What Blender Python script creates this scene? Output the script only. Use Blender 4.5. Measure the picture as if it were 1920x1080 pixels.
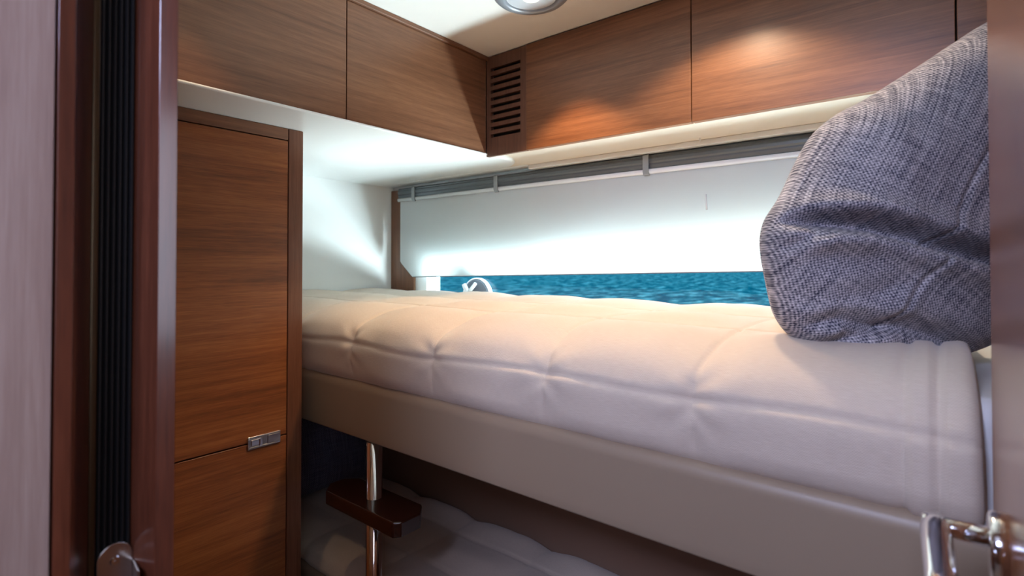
import bpy, bmesh, math, random
from mathutils import Vector, noise
for o in list(bpy.data.objects): bpy.data.objects.remove(o)
S = bpy.context.scene; COL = S.collection
E = 1.40                      # eye height above the cabin sole; helper z values are relative to the eye
R = math.radians
random.seed(4)
# ------------------------------------------------------------------ camera, world, lights
cd = bpy.data.cameras.new('camera'); cam = bpy.data.objects.new('camera', cd); COL.objects.link(cam)
cam.location = (0, 0, E); cam.rotation_euler = (R(90.8), 0, R(39.0))
cd.sensor_width = 36; cd.lens = 995/1920*36; cd.shift_y = -61/1920; cd.clip_start = 0.01; cd.clip_end = 2000
cd.dof.use_dof = True; cd.dof.focus_distance = 1.15; cd.dof.aperture_fstop = 4.5
S.camera = cam
S.view_settings.view_transform = 'Standard'; S.view_settings.look = 'None'
S.view_settings.exposure = 0.0; S.view_settings.gamma = 1.0; S.view_settings.use_curve_mapping = False
W = bpy.data.worlds.new('sky'); S.world = W; W.use_nodes = True
wn = W.node_tree; bgn = wn.nodes['Background']
sk = wn.nodes.new('ShaderNodeTexSky'); sk.sky_type = 'NISHITA'; sk.sun_disc = False
sk.sun_elevation = R(48); sk.sun_rotation = R(20); sk.air_density = 1.0; sk.dust_density = 0.6
wn.links.new(sk.outputs[0], bgn.inputs[0]); bgn.inputs[1].default_value = 0.55
def area(name, loc, target, sx, sy, power, col, spread=180):
    l = bpy.data.lights.new(name, 'AREA'); l.shape = 'RECTANGLE'; l.size = sx; l.size_y = sy
    l.energy = power; l.color = col; l.spread = R(spread)
    o = bpy.data.objects.new(name, l); COL.objects.link(o)
    o.location = (loc[0], loc[1], loc[2]+E)
    o.rotation_euler = (Vector(target)-Vector(loc)).to_track_quat('-Z', 'Y').to_euler()
    return o
def spot(name, loc, target, power, col, ang, blend, rad):
    l = bpy.data.lights.new(name, 'SPOT'); l.energy = power; l.color = col
    l.spot_size = R(ang); l.spot_blend = blend; l.shadow_soft_size = rad
    o = bpy.data.objects.new(name, l); COL.objects.link(o)
    o.location = (loc[0], loc[1], loc[2]+E)
    o.rotation_euler = (Vector(target)-Vector(loc)).to_track_quat('-Z', 'Y').to_euler()
    return o
WARM = (1.0, 0.76, 0.52); COOL = (0.56, 0.64, 1.0)
LAMP1 = (-0.74, 0.985); LAMP2 = (-0.34, 0.99); FILL_LAMP = (-0.95, 0.36)
spot('downlight_glow', (LAMP1[0], LAMP1[1]+0.04, 0.606), (LAMP1[0], LAMP1[1]+0.04, 0), 15, (1.0, 0.60, 0.30), 92, 0.4, 0.014)
spot('downlight_glow', (FILL_LAMP[0], FILL_LAMP[1], 0.606), (FILL_LAMP[0], FILL_LAMP[1], 0), 3.0, (1.0, 0.66, 0.36), 72, 0.5, 0.014)  # added unseen lamp, warms the bunk board and lower wardrobe
spot('downlight_glow', (LAMP2[0], LAMP2[1], 0.606), (LAMP2[0], LAMP2[1], 0), 12, WARM, 128, 0.35, 0.018)
area('sea_glint', (-0.1, 2.5, -1.25), (-1.25, 1.48, -0.02), 2.4, 0.9, 1200, (0.80, 0.93, 1.0))
area('unseen_corridor_fill', (0.235, -0.20, 0.08), (-0.6, -0.20, 0.06), 0.5, 0.5, 3.2, (0.72, 0.80, 1.0))  # added unseen area light, gives the jamb face its grey reflection
area('corridor_hatch', (-0.15, -0.60, 0.60), (-0.25, 0.1, -0.3), 0.5, 0.4, 33, COOL)
# ------------------------------------------------------------------ helpers
def finish(name, bm, mat, parent=None, smooth=False, bevel=0, kind=None, seg=2, angle=None):
    me = bpy.data.meshes.new(name)
    bmesh.ops.recalc_face_normals(bm, faces=bm.faces[:])
    xs = [v.co.x for v in bm.verts]; ys = [v.co.y for v in bm.verts]; zs = [v.co.z for v in bm.verts]
    c = Vector(((min(xs)+max(xs))/2, (min(ys)+max(ys))/2, min(zs)))
    for v in bm.verts: v.co -= c
    bm.to_mesh(me); bm.free()
    if mat: me.materials.append(mat)
    if smooth:
        for p in me.polygons: p.use_smooth = True
    o = bpy.data.objects.new(name, me); COL.objects.link(o)
    loc = c + Vector((0, 0, E))
    if parent:
        o.parent = parent; p = parent; off = Vector((0, 0, 0))
        while p: off += p.location; p = p.parent
        o.location = loc - off
    else: o.location = loc
    if bevel:
        m = o.modifiers.new('bevel', 'BEVEL'); m.width = bevel; m.segments = seg; m.limit_method = 'ANGLE'; m.angle_limit = R(35)
        if not smooth:
            for p in me.polygons: p.use_smooth = True
        w = o.modifiers.new('wn', 'WEIGHTED_NORMAL'); w.keep_sharp = True
    if kind: o['kind'] = kind
    return o
def tag(o, label, cat, group=None, kind=None):
    o['label'] = label; o['category'] = cat
    if group: o['group'] = group
    if kind: o['kind'] = kind
    return o
def thing(name, loc, label, cat, group=None):
    o = bpy.data.objects.new(name, None); COL.objects.link(o)
    o.location = (loc[0], loc[1], loc[2]+E); o.empty_display_size = 0.05
    return tag(o, label, cat, group)
def bx(bm, x0, x1, y0, y1, z0, z1):
    v = [bm.verts.new(p) for p in ((x0,y0,z0),(x1,y0,z0),(x1,y1,z0),(x0,y1,z0),(x0,y0,z1),(x1,y0,z1),(x1,y1,z1),(x0,y1,z1))]
    for f in ((0,3,2,1),(4,5,6,7),(0,1,5,4),(1,2,6,5),(2,3,7,6),(3,0,4,7)): bm.faces.new([v[i] for i in f])
def box(name, x0, x1, y0, y1, z0, z1, mat, parent=None, bevel=0.0015, kind=None):
    bm = bmesh.new(); bx(bm, x0, x1, y0, y1, z0, z1)
    return finish(name, bm, mat, parent, bevel=bevel, kind=kind)
def prism(bm, pts, axis, a, b):
    """pts: closed 2D outline; axis z: (x,y), axis y: (x,z), axis x: (y,z)"""
    def mk(p, t):
        return {'z': (p[0], p[1], t), 'y': (p[0], t, p[1]), 'x': (t, p[0], p[1])}[axis]
    A = [bm.verts.new(mk(p, a)) for p in pts]; B = [bm.verts.new(mk(p, b)) for p in pts]
    n = len(pts)
    bm.faces.new(A); bm.faces.new(B[::-1])
    for i in range(n): bm.faces.new((A[i], A[(i+1) % n], B[(i+1) % n], B[i]))
def tube(bm, path, rad, n=20, cap=True):
    rings = []
    for i, p in enumerate(path):
        p = Vector(p)
        d = (Vector(path[min(i+1, len(path)-1)]) - Vector(path[max(i-1, 0)])).normalized()
        up = Vector((0, 0, 1)) if abs(d.z) < 0.9 else Vector((1, 0, 0))
        u = d.cross(up).normalized(); w = d.cross(u).normalized()
        r = rad[i] if isinstance(rad, (list, tuple)) else rad
        rings.append([bm.verts.new(p + u*math.cos(2*math.pi*k/n)*r + w*math.sin(2*math.pi*k/n)*r) for k in range(n)])
    for a, b in zip(rings, rings[1:]):
        for k in range(n): bm.faces.new((a[k], a[(k+1) % n], b[(k+1) % n], b[k]))
    if cap: bm.faces.new(rings[0]); bm.faces.new(rings[-1][::-1])
# ------------------------------------------------------------------ materials
def lin(r, g, b):
    f = lambda c: ((c/255+0.055)/1.055)**2.4 if c > 10 else c/255/12.92
    return (f(r), f(g), f(b), 1)
def base_mat(name, col=(0.8, 0.8, 0.8, 1), rough=0.5, metal=0, spec=0.5, coat=0, coat_rough=0.1):
    m = bpy.data.materials.new(name); m.use_nodes = True
    b = m.node_tree.nodes['Principled BSDF']
    b.inputs['Base Color'].default_value = col; b.inputs['Roughness'].default_value = rough
    b.inputs['Metallic'].default_value = metal; b.inputs['Specular IOR Level'].default_value = spec
    b.inputs['Coat Weight'].default_value = coat; b.inputs['Coat Roughness'].default_value = coat_rough
    return m
def nd(m, t, **k):
    n = m.node_tree.nodes.new(t)
    for a, v in k.items(): setattr(n, a, v)
    return n
def lk(m, a, b): m.node_tree.links.new(a, b)
def ramp(m, stops):
    r = nd(m, 'ShaderNodeValToRGB'); e = r.color_ramp.elements
    while len(e) < len(stops): e.new(0.5)
    for el, (p, c) in zip(e, stops): el.position = p; el.color = c
    return r
def wood(name, grain, dark, mid, light, rough=0.38, coat=0.0, seed=0.0, tilt=0.0, fine=1.0):
    m = base_mat(name, rough=rough, coat=coat, coat_rough=0.15); b = m.node_tree.nodes['Principled BSDF']
    tc = nd(m, 'ShaderNodeTexCoord'); mp = nd(m, 'ShaderNodeMapping')
    mp.inputs['Location'].default_value = (seed, seed*1.7, seed*0.6)
    mp.inputs['Rotation'].default_value = (R(tilt) if grain == 'y' else 0, R(tilt) if grain in 'xz' else 0, 0)
    lk(m, tc.outputs['Object'], mp.inputs[0])
    def stretched(lo, hi, detail, rough_, dist=0.0):
        s = nd(m, 'ShaderNodeMapping')
        s.inputs['Scale'].default_value = tuple(lo if a == grain else hi for a in 'xyz')
        lk(m, mp.outputs[0], s.inputs[0])
        n = nd(m, 'ShaderNodeTexNoise'); n.inputs['Scale'].default_value = 1
        n.inputs['Detail'].default_value = detail; n.inputs['Roughness'].default_value = rough_
        n.inputs['Distortion'].default_value = dist
        lk(m, s.outputs[0], n.inputs[0]); return n
    a = stretched(1.1, 26, 5, 0.62, 0.5)
    c = stretched(4, 150*fine, 3, 0.6, 0.2)
    d = stretched(26, 620*fine, 2, 0.6)
    m1 = nd(m, 'ShaderNodeMath', operation='MULTIPLY_ADD'); m1.inputs[1].default_value = 0.42
    lk(m, a.outputs[0], m1.inputs[0])
    m2 = nd(m, 'ShaderNodeMath', operation='MULTIPLY_ADD'); m2.inputs[1].default_value = 0.34; m2.inputs[2].default_value = 0.0
    lk(m, c.outputs[0], m2.inputs[0])
    m3 = nd(m, 'ShaderNodeMath', operation='MULTIPLY_ADD'); m3.inputs[1].default_value = 0.24
    lk(m, d.outputs[0], m3.inputs[0]); lk(m, m2.outputs[0], m3.inputs[2]); lk(m, m3.outputs[0], m1.inputs[2])
    r = ramp(m, [(0.33, dark), (0.5, mid), (0.66, light)])
    lk(m, m1.outputs[0], r.inputs[0]); lk(m, r.outputs[0], b.inputs['Base Color'])
    bp = nd(m, 'ShaderNodeBump'); bp.inputs['Strength'].default_value = 0.12; bp.inputs['Distance'].default_value = 0.0006
    lk(m, d.outputs[0], bp.inputs['Height']); lk(m, bp.outputs[0], b.inputs['Normal'])
    return m
WD = (lin(90, 58, 40), lin(118, 79, 56), lin(138, 97, 70))
M = {}
for i, g in enumerate('xyz'):
    M['wood_'+g] = wood('walnut_'+g, g, *WD, seed=3.1*i)
M['wood_y2'] = wood('walnut_wardrobe', 'y', lin(94, 52, 30), lin(136, 80, 44), lin(164, 104, 60), seed=7.7, rough=0.36)
M['wood_x2'] = wood('walnut_hull', 'x', lin(90, 56, 36), lin(122, 80, 52), lin(146, 100, 68), seed=11.7, rough=0.36)
M['jamb'] = wood('mahogany_jamb', 'z', lin(58, 28, 18), lin(82, 42, 27), lin(102, 56, 38), rough=0.3, coat=0.8, seed=5, fine=0.7)
M['panel'] = wood('mahogany_panel_sheen', 'z', lin(120, 98, 90), lin(140, 118, 108), lin(156, 136, 126), rough=0.28, coat=0.5, seed=9, fine=1)  # corridor sheen put into the paler colour of the facing panel
M['doorwood'] = wood('walnut_door', 'z', lin(112, 70, 46), lin(140, 92, 64), lin(158, 108, 78), rough=0.24, coat=0.4, seed=2, tilt=14, fine=0.7)
M['mahog'] = wood('dark_mahogany', 'x', lin(30, 14, 10), lin(46, 21, 14), lin(62, 30, 18), rough=0.2, coat=0.4)
M['white'] = base_mat('white_gelcoat', lin(232, 234, 232), 0.32)
M['ceil'] = base_mat('ceiling_vinyl', lin(232, 230, 224), 0.6)
M['cream'] = base_mat('cream_lining', lin(226, 214, 198), 0.55)
M['dark'] = base_mat('shadow_gap', lin(30, 20, 16), 0.7)
M['rubber'] = base_mat('black_rubber', lin(16, 16, 18), 0.45)
M['bronze'] = base_mat('aged_metal', lin(96, 84, 66), 0.35, 1)
M['chrome'] = base_mat('chrome', (0.86, 0.86, 0.88, 1), 0.09, 1)
M['satin'] = base_mat('satin_chrome', (0.7, 0.69, 0.68, 1), 0.22, 1)
M['greyrail'] = base_mat('grey_anodised', lin(104, 112, 118), 0.34, 0.5)
M['clear'] = base_mat('bracket_plastic', lin(150, 158, 160), 0.2)
M['whiteplastic'] = base_mat('white_plastic', lin(236, 240, 242), 0.25)
M['greyplastic'] = base_mat('grey_plastic', lin(96, 102, 112), 0.4)
M['leather'] = base_mat('taupe_leatherette', lin(158, 138, 116), 0.42)
M['lining'] = base_mat('taupe_lining', lin(150, 118, 98), 0.6)
M['carpet'] = base_mat('carpet', lin(120, 104, 88), 0.95)
def leather_bump(m):
    b = m.node_tree.nodes['Principled BSDF']; tc = nd(m, 'ShaderNodeTexCoord')
    v = nd(m, 'ShaderNodeTexVoronoi'); v.inputs['Scale'].default_value = 900
    bp = nd(m, 'ShaderNodeBump'); bp.inputs['Strength'].default_value = 0.1; bp.inputs['Distance'].default_value = 0.0004
    lk(m, tc.outputs['Object'], v.inputs['Vector']); lk(m, v.outputs['Distance'], bp.inputs['Height']); lk(m, bp.outputs[0], b.inputs['Normal'])
leather_bump(M['leather'])
def cloth(name, col, col2, pitch=0.0016, strength=0.5):
    m = base_mat(name, col, 0.9, spec=0.15); b = m.node_tree.nodes['Principled BSDF']
    b.inputs['Sheen Weight'].default_value = 0.25; b.inputs['Sheen Roughness'].default_value = 0.5
    uv = nd(m, 'ShaderNodeUVMap'); sp = nd(m, 'ShaderNodeSeparateXYZ'); lk(m, uv.outputs[0], sp.inputs[0])
    outs = []
    for ax in (0, 1):
        k = nd(m, 'ShaderNodeMath', operation='MULTIPLY'); k.inputs[1].default_value = math.pi/pitch
        lk(m, sp.outputs[ax], k.inputs[0])
        s = nd(m, 'ShaderNodeMath', operation='SINE'); lk(m, k.outputs[0], s.inputs[0]); outs.append(s)
    mu = nd(m, 'ShaderNodeMath', operation='MULTIPLY'); lk(m, outs[0].outputs[0], mu.inputs[0]); lk(m, outs[1].outputs[0], mu.inputs[1])
    mp = nd(m, 'ShaderNodeMapping'); mp.inputs['Scale'].default_value = (70, 900, 1); lk(m, uv.outputs[0], mp.inputs[0])
    n = nd(m, 'ShaderNodeTexNoise'); n.inputs['Scale'].default_value = 1; n.inputs['Detail'].default_value = 3; lk(m, mp.outputs[0], n.inputs[0])
    ad = nd(m, 'ShaderNodeMath', operation='MULTIPLY_ADD'); ad.inputs[1].default_value = 0.25; lk(m, mu.outputs[0], ad.inputs[0]); lk(m, n.outputs[0], ad.inputs[2])
    r = ramp(m, [(0.15, col2), (0.85, col)]); lk(m, ad.outputs[0], r.inputs[0]); lk(m, r.outputs[0], b.inputs['Base Color'])
    bp = nd(m, 'ShaderNodeBump'); bp.inputs['Strength'].default_value = strength; bp.inputs['Distance'].default_value = 0.0005
    lk(m, ad.outputs[0], bp.inputs['Height']); lk(m, bp.outputs[0], b.inputs['Normal'])
    return m
M['duvet'] = cloth('quilted_cotton', lin(226, 210, 192), lin(210, 192, 172))
M['sheet'] = base_mat('white_sheet', lin(232, 230, 228), 0.85, spec=0.1)
def denim(name, dark, light, pitch, rot):
    m = base_mat(name, rough=0.85, spec=0.2); b = m.node_tree.nodes['Principled BSDF']
    b.inputs['Sheen Weight'].default_value = 0.15
    uv = nd(m, 'ShaderNodeUVMap'); mp = nd(m, 'ShaderNodeMapping'); mp.inputs['Rotation'].default_value = (0, 0, R(rot)); lk(m, uv.outputs[0], mp.inputs[0])
    wob = nd(m, 'ShaderNodeTexNoise'); wob.inputs['Scale'].default_value = 60; wob.inputs['Detail'].default_value = 2; lk(m, mp.outputs[0], wob.inputs[0])
    wv = nd(m, 'ShaderNodeVectorMath', operation='SCALE'); wv.inputs['Scale'].default_value = 0.0028; lk(m, wob.outputs['Color'], wv.inputs[0])
    av = nd(m, 'ShaderNodeVectorMath', operation='ADD'); lk(m, mp.outputs[0], av.inputs[0]); lk(m, wv.outputs[0], av.inputs[1])
    sp = nd(m, 'ShaderNodeSeparateXYZ'); lk(m, av.outputs[0], sp.inputs[0])
    outs = []
    for ax in (0, 1):
        k = nd(m, 'ShaderNodeMath', operation='MULTIPLY'); k.inputs[1].default_value = math.pi/pitch
        lk(m, sp.outputs[ax], k.inputs[0]); s = nd(m, 'ShaderNodeMath', operation='SINE'); lk(m, k.outputs[0], s.inputs[0]); outs.append(s)
    mu = nd(m, 'ShaderNodeMath', operation='MULTIPLY'); lk(m, outs[0].outputs[0], mu.inputs[0]); lk(m, outs[1].outputs[0], mu.inputs[1])
    def st(sx, sy, det=2):
        q = nd(m, 'ShaderNodeMapping'); q.inputs['Scale'].default_value = (sx, sy, 1); lk(m, mp.outputs[0], q.inputs[0])
        n = nd(m, 'ShaderNodeTexNoise'); n.inputs['Scale'].default_value = 1; n.inputs['Detail'].default_value = det; n.inputs['Roughness'].default_value = 0.65; lk(m, q.outputs[0], n.inputs[0]); return n
    slub = st(380, 9); grain = st(500, 500, 1); weft = st(14, 260)
    def ma(x, f, y=None, c=0.0):
        q = nd(m, 'ShaderNodeMath', operation='MULTIPLY_ADD'); lk(m, x, q.inputs[0]); q.inputs[1].default_value = f
        if y is not None: lk(m, y, q.inputs[2])
        else: q.inputs[2].default_value = c
        return q.outputs[0]
    v = ma(mu.outputs[0], 0.20, c=0.5-0.5*(0.7+0.6+0.4))
    v = ma(slub.outputs[0], 0.7, v); v = ma(grain.outputs[0], 0.6, v); v = ma(weft.outputs[0], 0.4, v)
    r = ramp(m, [(0.28, dark), (0.55, tuple(0.55*a+0.45*c for a, c in zip(dark, light))), (0.8, light)])
    lk(m, v, r.inputs[0]); lk(m, r.outputs[0], b.inputs['Base Color'])
    bp = nd(m, 'ShaderNodeBump'); bp.inputs['Strength'].default_value = 0.6; bp.inputs['Distance'].default_value = 0.0008
    lk(m, v, bp.inputs['Height']); lk(m, bp.outputs[0], b.inputs['Normal'])
    return m
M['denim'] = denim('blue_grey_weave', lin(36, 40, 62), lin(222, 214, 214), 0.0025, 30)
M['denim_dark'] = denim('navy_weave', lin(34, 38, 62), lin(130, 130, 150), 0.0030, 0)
# translucent blind cloth
m = bpy.data.materials.new('blind_cloth'); m.use_nodes = True; M['blind'] = m
nt = m.node_tree; nt.nodes.remove(nt.nodes['Principled BSDF']); out = nt.nodes['Material Output']
df = nd(m, 'ShaderNodeBsdfDiffuse'); df.inputs[0].default_value = lin(224, 230, 232)
tl = nd(m, 'ShaderNodeBsdfTranslucent'); tl.inputs[0].default_value = lin(238, 240, 238)
mx = nd(m, 'ShaderNodeMixShader'); mx.inputs[0].default_value = 0.36
lk(m, df.outputs[0], mx.inputs[1]); lk(m, tl.outputs[0], mx.inputs[2]); lk(m, mx.outputs[0], out.inputs[0])
# clear glass
m = bpy.data.materials.new('window_glass'); m.use_nodes = True; M['glass'] = m
nt = m.node_tree; nt.nodes.remove(nt.nodes['Principled BSDF']); out = nt.nodes['Material Output']
tr = nd(m, 'ShaderNodeBsdfTransparent'); tr.inputs[0].default_value = (0.93, 0.97, 0.97, 1)
gl = nd(m, 'ShaderNodeBsdfGlossy'); gl.inputs['Roughness'].default_value = 0.02
mx = nd(m, 'ShaderNodeMixShader'); mx.inputs[0].default_value = 0.015
lk(m, tr.outputs[0], mx.inputs[1]); lk(m, gl.outputs[0], mx.inputs[2]); lk(m, mx.outputs[0], out.inputs[0])
m = bpy.data.materials.new('cream_light_wedge'); m.use_nodes = True; M['light_wedge'] = m  # added film, puts the blind's warm light wedge into its cream colour
nt = m.node_tree; nt.nodes.remove(nt.nodes['Principled BSDF']); out = nt.nodes['Material Output']
tr = nd(m, 'ShaderNodeBsdfTranslucent'); tr.inputs[0].default_value = lin(210, 196, 176)
lk(m, tr.outputs[0], out.inputs[0])
# sea
m = base_mat('sea_water', lin(14, 96, 122), 0.8, spec=0.0); M['sea'] = m; b = m.node_tree.nodes['Principled BSDF']
tc = nd(m, 'ShaderNodeTexCoord'); mp = nd(m, 'ShaderNodeMapping'); mp.inputs['Rotation'].default_value = (0, 0, R(-39)); mp.inputs['Scale'].default_value = (1.0, 0.55, 1); lk(m, tc.outputs['Object'], mp.inputs[0])
n1 = nd(m, 'ShaderNodeTexNoise'); n1.inputs['Scale'].default_value = 1.5; n1.inputs['Detail'].default_value = 5; n1.inputs['Roughness'].default_value = 0.65; lk(m, mp.outputs[0], n1.inputs[0])
r = ramp(m, [(0.38, lin(0, 62, 76)), (0.5, lin(2, 98, 106)), (0.62, lin(96, 176, 172))]); lk(m, n1.outputs[0], r.inputs[0]); lk(m, r.outputs[0], b.inputs['Base Color'])
bp = nd(m, 'ShaderNodeBump'); bp.inputs['Strength'].default_value = 0.7; bp.inputs['Distance'].default_value = 0.12; lk(m, n1.outputs[0], bp.inputs['Height']); lk(m, bp.outputs[0], b.inputs['Normal'])
# lamp lens
m = base_mat('lamp_lens', lin(200, 204, 210), 0.3); M['lens'] = m
m = base_mat('lamp_bulb', (1, 0.9, 0.75, 1), 0.4); M['bulb'] = m
b = m.node_tree.nodes['Principled BSDF']; b.inputs['Emission Color'].default_value = (1, 0.8, 0.55, 1); b.inputs['Emission Strength'].default_value = 6
# ------------------------------------------------------------------ key planes
XW, XL, XB, XR = -1.232, -1.075, -1.863, 0.25     # wardrobe face, locker face, white alcove wall, right bulkhead
YC, YH = 1.20, 1.475                              # hull locker fronts, hull lining
ZB, ZC, ZF = 0.326, 0.628, -E                     # locker undersides, ceiling, sole
YP = 0.19                                         # cabin side of the partition
# ------------------------------------------------------------------ shell
box('floor', -2.1, 0.45, -1.5, 1.8, ZF-0.05, ZF, M['carpet'], bevel=0, kind='structure')
bm = bmesh.new()
bx(bm, -2.1, 0.45, -1.5, 1.8, ZC, ZC+0.05)
finish('ceiling', bm, M['ceil'], kind='structure')
box('wall_left', XB-0.05, XB, YP, YH, ZF, ZC-0.001, M['white'], bevel=0, kind='structure')
box('wall_right', XR, XR+0.05, -1.45, 1.62, ZF, ZC-0.001, M['doorwood'], bevel=0, kind='structure')
box('wall_corridor', -2.1, XR, -1.5, -1.45, ZF, ZC-0.001, M['wood_x'], bevel=0, kind='structure')
box('wall_corridor_end', -2.1, -2.05, -1.45, YP-0.19, ZF, ZC-0.001, M['wood_y'], bevel=0, kind='structure')
# hull wall with window opening (top slanted for the blind's light wedge, rounded corners)
def opening():
    ztop = lambda x: 0.012 + max(0, x+1.12)*0.110 + (x+1.77)*0.008
    x0, x1, z0, r = -1.646, 0.09, -0.30, 0.05
    pts = [(x0+r*(1-math.cos(a)), z0+r*(1-math.sin(a))) for a in [R(90*k/6) for k in range(6, -1, -1)]]
    pts = [(x0+r, z0)] + [(x0+r-r*math.sin(R(15*k)), z0+r-r*math.cos(R(15*k))) for k in range(1, 7)]
    zl = ztop(x0); zk = ztop(-1.12); pts += [(x0+r-r*math.cos(R(15*k)), zl-r+r*math.sin(R(15*k))) for k in range(0, 7)]
    pts += [(-1.12, zk)]
    zr = ztop(x1); pts += [(x1-r+r*math.sin(R(15*k)), zr-r+r*math.cos(R(15*k))) for k in range(0, 7)]
    pts += [(x1-r+r*math.cos(R(15*k)), z0+r-r*math.sin(R(15*k))) for k in range(0, 7)]
    return pts
OP = opening()
def plate_with_hole(bm, X0, X1, Z0, Z1, hole, y0, y1):
    cx = sum(p[0] for p in hole)/len(hole); cz = sum(p[1] for p in hole)/len(hole)
    def out(p):
        dx, dz = p[0]-cx, p[1]-cz
        ts = []
        if dx > 1e-9: ts.append((X1-cx)/dx)
        if dx < -1e-9: ts.append((X0-cx)/dx)
        if dz > 1e-9: ts.append((Z1-cz)/dz)
        if dz < -1e-9: ts.append((Z0-cz)/dz)
        t = min(ts); return (cx+dx*t, cz+dz*t)
    h2 = []
    for i, p in enumerate(hole):
        q = hole[(i+1) % len(hole)]; kk = max(1, int(math.hypot(q[0]-p[0], q[1]-p[1])/0.04))
        h2 += [(p[0]+(q[0]-p[0])*j/kk, p[1]+(q[1]-p[1])*j/kk) for j in range(kk)]
    hole = h2
    ring = []
    # add exact corner rays so the outer rectangle stays rectangular
    n = len(hole)
    for i in range(n):
        p, q = hole[i], hole[(i+1) % n]
        ring.append((p, out(p)))
        a0 = out(p); a1 = out(q)
        for c in ((X0, Z0), (X0, Z1), (X1, Z0), (X1, Z1)):
            d0 = (a0[0]-cx)*(c[1]-cz)-(a0[1]-cz)*(c[0]-cx); d1 = (a1[0]-cx)*(c[1]-cz)-(a1[1]-cz)*(c[0]-cx)
            if d0*d1 < 0 and ((c[0]-cx)*(a0[0]-cx)+(c[1]-cz)*(a0[1]-cz)) > 0 and abs(a0[0]-a1[0]) > 1e-6 and abs(a0[1]-a1[1]) > 1e-6:
                ring.append((((p[0]+q[0])/2, (p[1]+q[1])/2), c))
    F = [[bm.verts.new((h[0], y, h[1])) for h, o in ring] + [bm.verts.new((o[0], y, o[1])) for h, o in ring] for y in (y0, y1)]
    n = len(ring)
    for i in range(n):
        j = (i+1) % n
        for k in (0, 1): bm.faces.new((F[k][i], F[k][j], F[k][n+j], F[k][n+i]))
        bm.faces.new((F[0][i], F[0][j], F[1][j], F[1][i]))
        bm.faces.new((F[0][n+i], F[0][n+j], F[1][n+j], F[1][n+i]))
bm = bmesh.new(); plate_with_hole(bm, XB-0.05, XR, ZF, ZC-0.001, OP, YH, YH+0.040)
finish('wall_hull', bm, M['white'], kind='structure')
# window: frame ring + pane
bm = bmesh.new()
cx = sum(p[0] for p in OP)/len(OP); cz = sum(p[1] for p in OP)/len(OP)
inn = [(p[0]+(0.042 if p[0] < cx else -0.042), p[1]+(0.022 if p[1] < cz else -0.022)) for p in OP]
OPs = [(p[0]+(0.001 if p[0] < cx else -0.001), p[1]+(0.001 if p[1] < cz else -0.001)) for p in OP]
vs = [[bm.verts.new((p[0], y, p[1])) for p in ring] for ring, y in ((OPs, YH+0.012), (inn, YH+0.015), (inn, YH+0.034), (OPs, YH+0.036))]
n = len(OP)
for a in range(4):
    A, B = vs[a], vs[(a+1) % 4]
    for i in range(n): bm.faces.new((A[i], A[(i+1) % n], B[(i+1) % n], B[i]))
win = finish('window_1', bm, M['whiteplastic'], kind='structure')
bm = bmesh.new(); prism(bm, [(p[0]+(-.004 if p[0] < cx else .004), p[1]+(-.004 if p[1] < cz else .004)) for p in inn], 'y', YH+0.022, YH+0.028)
finish('window_pane', bm, M['glass'], win)
bm = bmesh.new(); prism(bm, [(-1.13, -0.006), (0.045, 0.004), (0.045, 0.126), (-1.10, -0.002)], 'y', YH+0.0285, YH+0.0295)
finish('light_wedge_film', bm, M['light_wedge'], win)  # added wedge, no real film; shapes the cream light on the blind
# lower hull lining behind the lower berth
box('wall_hull_lower', XB, XR, 1.27, YH-0.001, ZF, -0.425, M['lining'], bevel=0, kind='structure')
# brown wood board on hull lining left of the blind
box('trim_1', XB+0.001, -1.712, YH-0.012, YH-0.001, -0.35, 0.312, M['wood_z'], kind='structure')
# soffit slab (white moulding) under the left lockers, rounded outboard corner
def soffit():
    x1, y1, r = XL+0.004, 1.405, 0.115
    pl = [(XB+0.001, YP+0.002), (x1, YP+0.002)] + [(x1-r+r*math.cos(R(7.5*k)), y1-r+r*math.sin(R(7.5*k))) for k in range(13)] + [(XB+0.001, y1)]
    bm = bmesh.new()
    prism(bm, pl, 'z', 0.3270, 0.3335)
    finish('trim_2', bm, M['white'], bevel=0.003, kind='structure', seg=4)
    x1 += 0.006
    p2 = [(XB+0.001, 1.212), (x1, 1.212)] + [(x1-r+r*math.cos(R(7.5*k)), y1-r+r*math.sin(R(7.5*k))) for k in range(13)] + [(XB+0.001, y1)]
    bm = bmesh.new(); prism(bm, p2, 'z', 0.3262, 0.3515)
    return finish('trim_8', bm, M['white'], bevel=0.009, kind='structure', seg=5)
soffit()
box('trim_3', XB+0.001, XL-0.001, 1.4055, YH-0.001, 0.3265, 0.3335, M['white'], kind='structure', bevel=0.001)
bm = bmesh.new(); prism(bm, [(YC+0.0195, 0.345), (YH-0.060, 0.3283), (YH-0.060, 0.3365), (YC+0.0195, 0.352)], 'x', XL-0.12, XR-0.001)
finish('trim_4', bm, M['cream'], kind='structure')
box('trim_5', XL, XR-0.001, YH-0.062, YH-0.001, 0.3140, 0.3285, M['whiteplastic'], kind='structure', bevel=0.0025)
# ceiling shadow trims above lockers
box('trim_6', XL-0.03, XL+0.008, YP+0.002, YC+0.01, ZC-0.012, ZC-0.0005, M['wood_y'], kind='structure')
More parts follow.
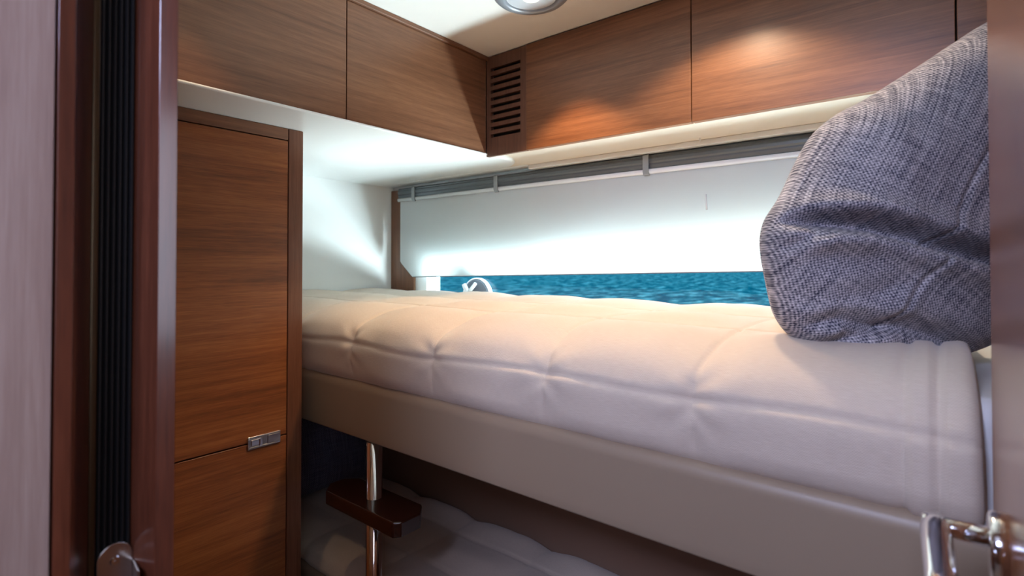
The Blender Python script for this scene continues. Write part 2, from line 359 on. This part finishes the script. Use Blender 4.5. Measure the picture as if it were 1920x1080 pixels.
# ------------------------------------------------------------------ partition, jamb, door
box('wall_partition_left', -2.05, -0.66, -0.004, YP, ZF, ZC-0.001, M['wood_x'], bevel=0, kind='structure')
box('wall_partition_right', 0.085, XR-0.001, -0.004, 0.055, ZF, ZC-0.001, M['wood_x'], bevel=0, kind='structure')
box('wall_partition_header', -0.66, 0.085, 0.0, 0.18, 0.56, ZC-0.001, M['wood_x'], bevel=0, kind='structure')
pts = [(-0.66, 0.0), (-0.560, 0.0), (-0.560, 0.1002), (-0.566, 0.1006), (-0.566, 0.1012), (-0.557, 0.1016), (-0.557, 0.1125), (-0.585, 0.1303),
       (-0.594, 0.1303), (-0.594, 0.1636), (-0.590, 0.1636), (-0.5505, 0.1706), (-0.5494, 0.1716), (-0.5450, 0.1843), (-0.66, 0.1895)]
bm = bmesh.new(); prism(bm, pts, 'z', ZF+0.001, 0.559)
jamb = finish('trim_7', bm, M['jamb'], bevel=0.0008, kind='structure')
bm = bmesh.new(); bx(bm, -0.5605, -0.5585, 0.002, 0.0998, ZF+0.003, 0.558)
finish('facing_panel', bm, M['panel'], jamb, bevel=0.0008)
bm = bmesh.new(); bx(bm, -0.593, -0.5865, 0.1308, 0.1362, ZF+0.003, 0.558)
finish('metal_strip', bm, M['bronze'], jamb, bevel=0.001)
rib = [(-0.5935, 0.1368)]
k = 0; y = 0.1372
while y < 0.1626:
    rib += [(-0.5895, y), (-0.5880, y+0.0009), (-0.5880, y+0.0022), (-0.5895, y+0.0031), (-0.5912, y+0.0038)]; y += 0.0045
rib += [(-0.5935, 0.1634)]
bm = bmesh.new(); prism(bm, rib, 'z', ZF+0.003, 0.558)
finish('rubber_seal', bm, M['rubber'], jamb)
# strike plate: rounded tab over the seal and a bent lug on the stop
bm = bmesh.new()
cy, rr, zt = 0.1505, 0.0135, -0.268
tab = [(cy+rr*math.cos(R(10*k)), zt+rr*1.0*math.sin(R(10*k))) for k in range(19)] + [(cy-rr, -0.40), (cy+rr, -0.40)]
prism(bm, tab, 'x', -0.5868, -0.5850)
sp = finish('strike_plate', bm, M['satin'], jamb, bevel=0.0006)
bm = bmesh.new(); prism(bm, [(-0.584, 0.1652), (-0.5845, 0.1637), (-0.5600, 0.1607), (-0.5595, 0.1622)], 'z', -0.40, -0.2745)
finish('strike_lug', bm, M['satin'], sp, bevel=0.0005)
bm = bmesh.new(); tube(bm, [(-0.5850, cy, zt-0.002), (-0.5838, cy, zt-0.002), (-0.5838, cy, zt-0.002)], [0.0042, 0.0034, 0.0018], 20)
bx(bm, -0.5838, -0.5834, cy-0.0024, cy+0.0024, zt-0.0024, zt-0.0016); bx(bm, -0.5838, -0.5834, cy-0.0004, cy+0.0004, zt-0.0044, zt+0.0004)
finish('screw', bm, M['chrome'], sp)
# door leaf swung open into the cabin
XD = 0.037
bm = bmesh.new(); bx(bm, XD, XD+0.04, 0.062, 0.705, ZF+0.012, 0.55)
door = finish('door_1', bm, M['doorwood'], bevel=0.003, kind='structure')
yh, zh = 0.553, -0.218
bm = bmesh.new(); tube(bm, [(XD, yh, zh), (XD-0.0085, yh, zh), (XD-0.0105, yh, zh), (XD-0.0112, yh, zh)], [0.026, 0.026, 0.0245, 0.0225], 48)
rose = finish('door_handle', bm, M['chrome'], door, smooth=True, angle=30)
bm = bmesh.new(); tube(bm, [(XD-0.011, yh, zh+0.006), (-0.0135, yh, zh+0.006), (-0.0145, yh, zh+0.006)], [0.0075, 0.0075, 0.0065], 28)
o = finish('neck', bm, M['chrome'], rose, smooth=True)
bm = bmesh.new()
path = [(-0.0055, yh+0.004, zh+0.006), (-0.0055, yh-0.006, zh+0.0055), (-0.0053, yh-0.02, zh+0.005), (-0.004, yh-0.05, zh+0.003), (-0.002, yh-0.09, zh+0.001), (0.0, yh-0.122, zh), (0.0, yh-0.126, zh)]
tube(bm, path, [0.0085, 0.0100, 0.0104, 0.0104, 0.0102, 0.0098, 0.006], 28)
finish('lever', bm, M['chrome'], rose, smooth=True)
# ------------------------------------------------------------------ lockers
def locker_left(y0, y1, label):
    t = thing('overhead_locker', (XL-0.3, (y0+y1)/2, ZB), label, 'cabinet', 'lockers above the wardrobe')
    box('body', XB+0.002, XL-0.0195, y0+0.001, y1-0.001, 0.3345, ZC-0.013, M['wood_y'], t)
    box('door', XL-0.019, XL, y0+0.0012, y1-0.0012, 0.3335, ZC-0.0125, M['wood_y'], t, bevel=0.0012)
def locker_hull(x0, x1, label):
    t = thing('overhead_locker', ((x0+x1)/2, YC+0.13, ZB), label, 'cabinet', 'lockers above the window')
    box('body', x0+0.001, x1-0.001, YC+0.0195, YH-0.002, 0.3525, ZC-0.002, M['wood_x'], t, bevel=0)
    box('door', x0+0.0012, x1-0.0012, YC, YC+0.019, 0.3225, ZC-0.003, M['wood_x2'], t, bevel=0.0012)
ys = 0.7145
locker_left(YP+0.002, ys, 'walnut overhead locker door above the tall wardrobe, nearest the dark door jamb')
locker_left(ys, YC+0.003, 'walnut overhead locker above the white alcove, between the wardrobe and the slatted vent')
locker_hull(-0.921, -0.443, 'walnut overhead locker above the window, just right of the slatted vent')
locker_hull(-0.443, 0.023, 'walnut overhead locker with a bright warm pool of lamplight, above the window')
locker_hull(0.023, XR-0.002, 'walnut overhead locker at the right end, above the grey cushion beside the open door')
t = thing('air_vent', (-1.0, YC+0.1, ZB), 'dark slatted walnut air vent panel in the corner between the overhead lockers', 'vent')
bm = bmesh.new()
x0, x1 = XL+0.0005, -0.9222; sx0, sx1 = -1.058, -0.944
zs = [0.3835+0.0223*i for i in range(10)]; hh = 0.0052
zl = 0.3225
for z in zs:
    bx(bm, sx0, sx1, YC+0.004, YC+0.016, zl, z-hh); zl = z+hh
bx(bm, sx0, sx1, YC+0.004, YC+0.016, zl, ZC-0.003)
bx(bm, x0, sx0, YC+0.004, YC+0.016, 0.3225, ZC-0.003); bx(bm, sx1, x1, YC+0.004, YC+0.016, 0.3225, ZC-0.003)
bmesh.ops.remove_doubles(bm, verts=bm.verts[:], dist=1e-5)
finish('grille', bm, wood('walnut_vent', 'z', lin(82, 54, 40), lin(104, 70, 52), lin(120, 84, 64), seed=4), t)
box('duct', x0+0.002, x1-0.002, YC+0.035, YH-0.002, 0.3525, ZC-0.003, M['dark'], t, bevel=0)
# wardrobe
t = thing('wardrobe', (XW-0.3, 0.44, ZF), 'tall walnut wardrobe with horizontal grain under the left lockers, beside the bunks', 'wardrobe')
yw = 0.696
bm = bmesh.new(); bx(bm, XB+0.002, XW-0.0205, YP+0.002, yw-0.001, ZF+0.001, 0.326)
finish('carcass', bm, M['wood_z'], t)
box('stile', XW-0.02, XW+0.001, 0.6585, yw, ZF+0.002, 0.3265, wood('walnut_stile', 'z', lin(84, 50, 34), lin(108, 68, 48), lin(128, 86, 64), seed=6), t, bevel=0.002)
box('top_rail', XW-0.02, XW, YP+0.003, 0.6575, 0.2985, 0.3262, M['wood_y'], t)
box('door', XW-0.019, XW, YP+0.003, 0.6568, -0.4115, 0.2960, M['wood_y2'], t, bevel=0.0012)
box('door', XW-0.019, XW, YP+0.003, 0.6568, ZF+0.05, -0.4145, wood('walnut_wardrobe_lower', 'y', lin(94, 52, 30), lin(136, 80, 44), lin(164, 104, 60), seed=17.7, rough=0.36), t, bevel=0.0012)
bm = bmesh.new()
ly0, ly1, lz0, lz1 = 0.564, 0.640, -0.4265, -0.3985
bx(bm, XW, XW+0.002, ly0, ly1, lz0, lz1)
bx(bm, XW+0.002, XW+0.0042, ly0, ly1, lz1-0.004, lz1); bx(bm, XW+0.002, XW+0.0042, ly0, ly1, lz0, lz0+0.004)
bx(bm, XW+0.002, XW+0.0042, ly0, ly0+0.005, lz0+0.004, lz1-0.004); bx(bm, XW+0.002, XW+0.0042, ly1-0.03, ly1, lz0+0.004, lz1-0.004)
latch = finish('latch', bm, M['satin'], t, bevel=0.0006)
bm = bmesh.new(); bx(bm, XW+0.002, XW+0.0075, ly0+0.026, ly0+0.032, lz0+0.0045, lz1-0.0045); bx(bm, XW+0.002, XW+0.0045, ly0+0.008, ly0+0.026, lz0+0.0075, lz1-0.0075)
finish('slider', bm, M['chrome'], latch, bevel=0.0006)
# ------------------------------------------------------------------ roller blind
YBL = 1.440
t = thing('roller_blind', (-0.85, YBL, -0.05), 'white fabric blind hanging half down over the window under a grey rail', 'blind')
bz = lambda x: -0.054 + (x+1.58)*0.0272
XBL, XBR = -1.790*YBL/1.455, 0.10
bm = bmesh.new()
o_ = [(XBL, 0.256), (XBL, 0.008), (XBL+0.006, -0.001), (-1.695, bz(-1.695)), (XBR, bz(XBR)), (XBR, 0.256)]
prism(bm, o_, 'y', YBL, YBL+0.0012)
fab = finish('blind_fabric', bm, M['blind'], t)
bm = bmesh.new(); prism(bm, [(-1.690, bz(-1.690)), (XBR, bz(XBR)), (XBR, bz(XBR)-0.0025), (-1.690, bz(-1.690)-0.0025)], 'y', YBL-0.001, YBL+0.003)
finish('bottom_bar', bm, M['greyplastic'], fab)
bm = bmesh.new()
rail = [(YBL+0.022, 0.3115), (YBL-0.004, 0.3115), (YBL-0.010, 0.306), (YBL-0.0085, 0.302), (YBL-0.012, 0.298), (YBL-0.012, 0.290), (YBL-0.008, 0.286), (YBL-0.010, 0.281), (YBL-0.006, 0.272), (YBL+0.022, 0.272)]
prism(bm, rail, 'x', XBL-0.004, XBR+0.02)
finish('rail', bm, M['greyrail'], t, bevel=0.001)
bm = bmesh.new(); tube(bm, [(XBL-0.006, YBL-0.004, 0.2635), (XBR+0.02, YBL-0.004, 0.2635)], 0.0075, 20)
finish('roller_tube', bm, M['whiteplastic'], t, smooth=True)
for x in (-1.675, -1.23, -0.66):
    bm = bmesh.new()
    br = [(YBL-0.0175, 0.308), (YBL-0.013, 0.312), (YBL-0.0135, 0.258), (YBL-0.006, 0.2515), (YBL-0.006, 0.249), (YBL-0.0165, 0.2555)]
    prism(bm, [(YBL-0.0125, 0.312), (YBL-0.0155, 0.309), (YBL-0.0155, 0.262), (YBL-0.010, 0.2525), (YBL-0.004, 0.2525), (YBL-0.0125, 0.262)], 'x', x-0.009, x+0.009)
    finish('bracket', bm, M['clear'], t, bevel=0.0008)
bm = bmesh.new(); tube(bm, [(-0.492, YBL-0.0025, 0.185), (-0.4915, YBL-0.002, 0.165), (-0.490, YBL-0.0025, 0.143)], 0.0023, 10)
finish('blind_light_sliver', bm, M['whiteplastic'], t, smooth=True)  # sunlight sliver on the blind, built as a thin white tube
bm = bmesh.new(); bx(bm, -0.4945, -0.4915, 1.396, 1.399, 0.3170, 0.3375)
tag(finish('soffit_light_sliver', bm, M['whiteplastic']), 'tiny sliver of sunlight built as a white strip on the cream soffit above the grey blind rail', 'light_sliver')  # sunlight sliver on the soffit, built as a white box
# window latch: round disc with rim and lever
t = thing('window_latch', (-1.377, 1.50, -0.20), 'round grey window catch with a white rim and lever, peeking above the duvet', 'window catch')
lc = (-1.372, -0.127)
def ydisc(bm, c, y0, y1, r0, r1, n=48): tube(bm, [(c[0], y1, c[1]), (c[0], y0, c[1])], [r1, r0], n)
bm = bmesh.new(); ydisc(bm, lc, 1.474, 1.492, 0.063, 0.066); finish('disc', bm, M['greyplastic'], t, bevel=0.002)
bm = bmesh.new()
prof = [(0.0655, 1.482), (0.066, 1.477), (0.069, 1.477), (0.070, 1.479), (0.070, 1.494), (0.062, 1.494)]
rings = [[bm.verts.new((lc[0]+r_*math.cos(2*math.pi*k/56), y_, lc[1]+r_*math.sin(2*math.pi*k/56))) for k in range(56)] for r_, y_ in prof]
for a in range(len(rings)):
    A, B = rings[a], rings[(a+1) % len(rings)]
    for k in range(56): bm.faces.new((A[k], A[(k+1) % 56], B[(k+1) % 56], B[k]))
finish('rim', bm, M['whiteplastic'], t, smooth=True)
bm = bmesh.new(); tube(bm, [(-1.400, 1.468, -0.112), (-1.362, 1.464, -0.078)], [0.008, 0.0065], 12)
tube(bm, [(-1.372, 1.476, -0.127), (-1.405, 1.468, -0.115), (-1.424, 1.466, -0.082)], [0.010, 0.011, 0.009], 14)
finish('lever', bm, M['whiteplastic'], t, smooth=True)
# ------------------------------------------------------------------ downlights
def downlight(c, label):
    t = thing('downlight', (c[0], c[1], ZC-0.02), label, 'light')
    prof = [(0.088, ZC-0.0006), (0.088, ZC-0.005), (0.080, ZC-0.012), (0.066, ZC-0.015), (0.060, ZC-0.012), (0.060, ZC-0.0006)]
    bm = bmesh.new()
    rings = [[bm.verts.new((c[0]+r_*math.cos(2*math.pi*k/64), c[1]+r_*math.sin(2*math.pi*k/64), z_)) for k in range(64)] for r_, z_ in prof]
    for a in range(len(rings)):
        A, B = rings[a], rings[(a+1) % len(rings)]
        for k in range(64): bm.faces.new((A[k], A[(k+1) % 64], B[(k+1) % 64], B[k]))
    finish('bezel', bm, base_mat('lamp_bezel', lin(150, 156, 164), 0.4, 0.3), t, smooth=True)
    bm = bmesh.new(); tube(bm, [(c[0], c[1], ZC-0.001), (c[0], c[1], ZC-0.009)], 0.059, 48)
    finish('reflector', bm, M['lens'], t)
    bm = bmesh.new(); tube(bm, [(c[0], c[1], ZC-0.0095), (c[0], c[1], ZC-0.012), (c[0], c[1], ZC-0.013)], [0.02, 0.018, 0.01], 24)
    finish('bulb', bm, M['bulb'], t, smooth=True)
downlight(LAMP1, 'round grey ceiling lamp on the white ceiling, cut by the top of the picture')
downlight(LAMP2, 'round grey ceiling lamp near the lockers above the cushion, out of the picture')
downlight(FILL_LAMP, 'added fill lamp, unseen, on the ceiling over the walkway beside the wardrobe')
# ------------------------------------------------------------------ quilt builder
def seam(d, w, a): return a*math.exp(-(d/w)**2)
def quilt(name, prof, x0, x1, xs, ss, mat, amp=1.0, dx=0.006, hems=(), dent=None, seed=0, right_drop=0.0, nx_noise=1.0):
    # resample profile
    P = [Vector((0, p[0], p[1])) for p in prof]
    # catmull smoothing
    pts = []
    for i in range(len(P)-1):
        p0, p1, p2, p3 = P[max(i-1, 0)], P[i], P[i+1], P[min(i+2, len(P)-1)]
        for k in range(12):
            u = k/12
            pts.append(0.5*((2*p1)+(-p0+p2)*u+(2*p0-5*p1+4*p2-p3)*u*u+(-p0+3*p1-3*p2+p3)*u**3))
    pts.append(P[-1])
    L = [0]
    for a, b in zip(pts, pts[1:]): L.append(L[-1]+(b-a).length)
    ns = int(L[-1]/dx); row = []
    j = 0
    for i in range(ns+1):
        s = L[-1]*i/ns
        while j < len(L)-2 and L[j+1] < s: j += 1
        f = (s-L[j])/max(L[j+1]-L[j], 1e-9); row.append((s, pts[j].lerp(pts[j+1], min(max(f, 0), 1))))
    nrm = []
    for i in range(ns+1):
        d = (row[min(i+1, ns)][1]-row[max(i-1, 0)][1]).normalized(); nrm.append(Vector((0, -d.z, d.y)) if True else None)
    nx = int((x1-x0)/dx)
    bm = bmesh.new(); uvl = bm.loops.layers.uv.new('UVMap'); G = []; UV = {}
    crease_s = ss[0]
    for ix in range(nx+1):
        x = x0+(x1-x0)*ix/nx; col = []
        for i, (s, p) in enumerate(row):
            w = 0.010*noise.noise(Vector((x*3.1+seed, s*3.3, seed)))*nx_noise
            xs_d = min(abs(x-q+0.012*noise.noise(Vector((q*9, s*5, seed)))) for q in xs)
            cr = 0.010*noise.noise(Vector((x*4.0, seed, 3.3)))
            s_ds = [abs(s-q+cr) for q in ss]; s_d = min(s_ds)
            # puffy cells
            cell = (1-math.exp(-(xs_d/0.055)**2))*(1-math.exp(-(s_d/0.055)**2))
            edge = min(1, s/0.035)*(0.6+0.4*min(1, max(0, (s-ss[0]+0.02)/0.06)))
            h = amp*edge*(0.013*cell - seam(xs_d, 0.005, 0.0042) - seam(s_d, 0.005, 0.0050))
            h *= 1-0.45*min(1, max(0, (s-0.45)/0.2))
            pinch = math.exp(-((xs_d/0.022)**2+(s_ds[0]/0.026)**2)); h -= amp*0.009*pinch
            # radiating wrinkles near pinches
            ang = math.atan2(s-crease_s, 0.02+xs_d)
            rad = math.hypot(xs_d, s_ds[0])
            h += amp*0.0018*math.sin(ang*9+x*7)*math.exp(-(rad/0.06)**2)*(1-pinch)
            h += amp*0.0016*noise.noise(Vector((x*22+seed, s*14, 1.7))) + w*0.5*min(1, s/0.05)
            for q in hems:
                h -= seam(abs(x-q), 0.0045, 0.008)
            if hems and x > hems[0]-0.004: h += 0.004
            q3 = p + nrm[i]*h
            if dent: q3.z -= dent(x, q3.y, q3.z)
            if right_drop:
                e = max(0, (x-(x1-0.016))/0.016)
                if e > 0: q3 -= nrm[i]*right_drop*(1-math.sqrt(max(0, 1-e*e)))
                q3x = x + 0.010*noise.noise(Vector((s*5, 2.2, seed)))*max(0, (x-(x1-0.05))/0.05)
            else: q3x = x
            v = bm.verts.new((q3x, q3.y, q3.z)); col.append(v); UV[v] = (x, s)
        G.append(col)
    for a, b in zip(G, G[1:]):
        for k in range(len(a)-1):
            f = bm.faces.new((a[k], a[k+1], b[k+1], b[k])); f.smooth = True
            for l in f.loops: l[uvl].uv = UV[l.vert]
    o = finish(name, bm, mat, smooth=True)
    return o
# ------------------------------------------------------------------ upper bunk
YF = 0.748; XE = 0.235
t = thing('upper_bunk', (-0.8, 1.1, -0.4155), 'upper bunk with a smooth padded taupe front board, under the quilted duvet', 'bunk bed')
def board(name, y, z0, z1, parent, x0=XB+0.003, x1=XE):
    pr = [(y+0.004, z0+0.001), (y+0.001, z0+0.004), (y-0.001, z0+0.02), (y, z1-0.022), (y+0.003, z1-0.010), (y+0.009, z1-0.003), (y+0.017, z1), (y+0.026, z1-0.003), (y+0.030, z1-0.01), (y+0.030, z0+0.001)]
    bm = bmesh.new(); prism(bm, pr, 'x', x0, x1)
    return finish(name, bm, M['leather'], parent, bevel=0.0012, seg=2)
board('front_board', YF, -0.4155, -0.283, t)
box('base', XB+0.003, XE, YF+0.031, YH-0.003, -0.41, -0.37, M['lining'], t)
bm = bmesh.new(); bx(bm, XB+0.004, XE-0.003, YF+0.034, YH-0.012, -0.369, -0.152)
tag(finish('mattress', bm, M['sheet'], bevel=0.03, seg=5), 'white sheeted mattress on the upper bunk, showing past the duvet end', 'mattress')
prof_u = [(0.766, -0.287), (0.755, -0.272), (0.748, -0.235), (0.745, -0.205), (0.752, -0.181), (0.775, -0.156), (0.815, -0.137), (0.88, -0.120), (0.97, -0.114), (1.08, -0.114), (1.20, -0.113), (1.33, -0.110), (1.40, -0.112), (1.438, -0.122), (1.455, -0.15)]
def dent(x, y, z):
    return 0.0
duv = quilt('duvet', prof_u, XB+0.012, 0.034, [-1.66, -1.375, -1.10, -0.822, -0.545, -0.272, 0.5], [0.098, 0.34, 0.58], M['duvet'], hems=(-0.036, -0.004), right_drop=0.02, seed=1.0, dx=0.0045)
sm = duv.modifiers.new('thick', 'SOLIDIFY'); sm.thickness = 0.008; sm.offset = -1
tag(duv, 'cream quilted duvet with stitched squares covering the upper bunk below the window', 'duvet')
# ------------------------------------------------------------------ cushions
def smooth_outline(pts, n):
    out = []; m_ = len(pts)
    for i in range(m_):
        p0, p1, p2, p3 = [Vector(pts[(i+k) % m_]) for k in (-1, 0, 1, 2)]
        for k in range(n):
            u = k/n
            out.append(0.5*((2*p1)+(-p0+p2)*u+(2*p0-5*p1+4*p2-p3)*u*u+(-p0+3*p1-3*p2+p3)*u**3))
    return out
def seg_dist(p, poly):
    best = (9, 0, 0)
    acc = 0
    for a, b in zip(poly, poly[1:]):
        a = Vector(a); b = Vector(b); ab = b-a; u = max(0, min(1, (p-a).dot(ab)/ab.length_squared))
        q = a+ab*u; d = (p-q).length
        if d < best[0]:
            side = ab.x*(p.y-a.y)-ab.y*(p.x-a.x); best = (d, acc+u*ab.length, side)
        acc += ab.length
    return best, acc
def cushion(name, outline, origin, U, V, N, thick, mat, folds=(), seed=0, nr=90, sub=14):
    """outline in metres on the (U,V) plane, N points to the viewer side"""
    ol = smooth_outline(outline, sub); c = Vector((sum(p.x for p in ol)/len(ol), sum(p.y for p in ol)/len(ol)))
    U = Vector(U); V = Vector(V); N = Vector(N); O = Vector(origin)
    bm = bmesh.new(); uvl = bm.loops.layers.uv.new('UVMap'); UV = {}
    def place(p2, h): return O+U*p2.x+V*p2.y+N*h
    sides = []
    for sgn in (1, -1):
        rings = []
        for ir in range(nr+1):
            r = math.sin(ir/nr*math.pi/2); ring = []
            if ir == 0:
                v = bm.verts.new(place(c, sgn*thick)); UV[v] = (c.x, c.y); rings.append([v]); continue
            if ir == nr and sgn == -1: rings.append(sides[0][-1]); continue
            for p in ol:
                q = c+(p-c)*r
                h = thick*(max(0, 1-r**2.6))**0.5
                dd = 0
                if sgn == 1:
                    for poly, depth, width in folds:
                        (d, s, side), tot = seg_dist(q, poly)
                        w = width if side < 0 else width*2.2
                        fade = min(1, (s/tot)*6+0.25)*min(1, (1-s/tot)*5+0.15)
                        dd -= depth*fade*math.exp(-(d/w)**2)
                        dd += depth*0.45*fade*math.exp(-((d-width*2.4)/(width*1.8))**2)
                dd *= min(1, (1-r)*9+0.12)
                dd += 0.006*noise.noise(Vector((q.x*9+seed, q.y*9, seed)))*(1 if r < 0.97 else 0.4)
                dd += 0.0022*noise.noise(Vector((q.x*30+seed, q.y*16, seed+4)))
                v = bm.verts.new(place(q, sgn*h+dd)); ring.append(v); UV[v] = (q.x, q.y+(0 if sgn > 0 else 0.0))
            rings.append(ring)
        sides.append(rings)
    for rings in sides:
        n = len(ol)
        for k in range(n):
            bm.faces.new((rings[0][0], rings[1][k], rings[1][(k+1) % n]))
        for a, b in zip(rings[1:], rings[2:]):
            for k in range(n):
                try: bm.faces.new((a[k], b[k], b[(k+1) % n], a[(k+1) % n]))
                except ValueError: pass
    for f in bm.faces:
        for l in f.loops: l[uvl].uv = UV.get(l.vert, (0, 0))
    return finish(name, bm, mat, smooth=True)
dep = 0.79; k = dep/995
def q(px, py): return ((px-960)*k, (493-py)*k)
outl = [q(*p) for p in ((1431, 470), (1437, 418), (1470, 366), (1500, 305), (1530, 250), (1572, 213), (1625, 185), (1685, 148), (1745, 110), (1800, 74), (1858, 38), (1925, 8), (1985, 40), (2025, 140), (2040, 280), (2025, 420), (1975, 530), (1915, 590), (1858, 634), (1800, 662), (1740, 674), (1660, 676), (1590, 672), (1552, 672), (1520, 650), (1480, 628), (1455, 592), (1443, 540))]
fold1 = [q(*p) for p in ((1436, 418), (1500, 424), (1570, 432), (1640, 452), (1700, 470), (1780, 490), (1860, 520), (1950, 560))]
fold2 = [q(*p) for p in ((1470, 610), (1530, 592), (1580, 600), (1640, 606), (1700, 622), (1760, 648), (1820, 668))]
fold3 = [q(*p) for p in ((1510, 655), (1545, 625), (1590, 612), (1620, 600))]
fold4 = [q(*p) for p in ((1440, 470), (1475, 448), (1500, 440))]
fold5 = [q(*p) for p in ((1450, 570), (1500, 560), (1580, 545), (1640, 520))]
seamline = [q(*p) for p in ((1545, 650), (1600, 605), (1660, 500), (1690, 440), (1740, 330), (1790, 230), (1855, 110), (1900, 40))]
FW = Vector((-math.sin(R(39)), math.cos(R(39)), 0)); RT = Vector((math.cos(R(39)), math.sin(R(39)), 0))
pil = cushion('throw_pillow', outl, FW*dep, RT, Vector((0, 0, 1)), -FW, 0.095, M['denim'],
              folds=((fold1, 0.046, 0.009), (fold2, 0.018, 0.009), (fold3, 0.012, 0.007), (fold4, 0.010, 0.006), (fold5, 0.006, 0.010), (seamline, 0.0024, 0.003)), seed=2)
tag(pil, 'large blue-grey woven cushion with deep creases standing on the duvet beside the door', 'cushion')
# ------------------------------------------------------------------ lower bunk
t = thing('lower_bunk', (-0.8, 1.1, ZF), 'lower bunk with a taupe front board in the shade under the upper bunk', 'bunk bed')
board('front_board', 0.793, -0.99, -0.845, t)
box('base', XB+0.003, XE, 0.824, 1.268, ZF+0.001, -0.95, M['lining'], t)
bm = bmesh.new(); bx(bm, XB+0.004, XE-0.003, 0.826, 1.262, -0.949, -0.855)
tag(finish('mattress', bm, M['sheet'], bevel=0.03, seg=5), 'white sheeted mattress on the lower bunk, under the shaded duvet', 'mattress')
prof_l = [(0.812, -0.850), (0.803, -0.838), (0.808, -0.820), (0.83, -0.805), (0.88, -0.799), (0.98, -0.798), (1.08, -0.798), (1.17, -0.799), (1.22, -0.803), (1.250, -0.818)]
duv = quilt('duvet', prof_l, XB+0.012, 0.20, [-1.70, -1.42, -1.14, -0.86, -0.58, -0.30, 0.0], [0.03, 0.20, 0.36], M['duvet'], amp=0.9, seed=5.0, dx=0.008)
sm = duv.modifiers.new('thick', 'SOLIDIFY'); sm.thickness = 0.008; sm.offset = -1
tag(duv, 'cream quilted duvet lying in the dark on the lower bunk, behind the chrome ladder pole', 'duvet')
pw, ph = 0.46, 0.325
ol = [(-pw/2, 0.01), (-pw/2+0.03, -0.005), (0, 0.006), (pw/2-0.03, -0.005), (pw/2, 0.01), (pw/2-0.012, ph/2), (pw/2, ph-0.01), (pw/2-0.03, ph+0.002), (0, ph-0.012), (-pw/2+0.03, ph+0.002), (-pw/2, ph-0.01), (-pw/2+0.012, ph/2)]
lean = R(14)
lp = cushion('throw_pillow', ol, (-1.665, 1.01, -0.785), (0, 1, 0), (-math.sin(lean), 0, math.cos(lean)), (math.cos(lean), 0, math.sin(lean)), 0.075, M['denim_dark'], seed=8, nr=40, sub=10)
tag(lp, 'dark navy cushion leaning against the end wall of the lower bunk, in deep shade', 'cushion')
# ------------------------------------------------------------------ ladder pole with wooden step
t = thing('bunk_ladder', (-1.03, 0.72, ZF), 'chrome pole with a dark wooden foot step in front of the lower bunk', 'ladder')
yp_, xp_ = 0.766, -1.034
bm = bmesh.new(); tube(bm, [(xp_, yp_, ZF+0.001), (xp_, yp_, -0.417)], 0.0185, 32)
finish('pole', bm, M['chrome'], t, smooth=True)
zs0, zs1 = -0.580, -0.546
bm = bmesh.new()
a, b_ = xp_-0.150, xp_+0.145; y0, y1 = yp_-0.052, yp_+0.045
prism(bm, [(a+0.03, y0), (b_-0.012, y0), (b_, y0+0.014), (b_, y1-0.03), (b_-0.03, y1), (a+0.03, y1), (a, y1-0.03), (a, y0+0.03)], 'z', zs0, zs1)
finish('step', bm, M['mahog'], t, bevel=0.004, seg=3)
# ------------------------------------------------------------------ sea
bm = bmesh.new()
v = [bm.verts.new(p) for p in ((-900, 1.8, -1.62), (500, 1.8, -1.62), (500, 900, -1.62), (-900, 900, -1.62))]; bm.faces.new(v)
tag(finish('sea', bm, M['sea']), 'rippled teal sea water outside the window below the blind', 'sea', kind='stuff')
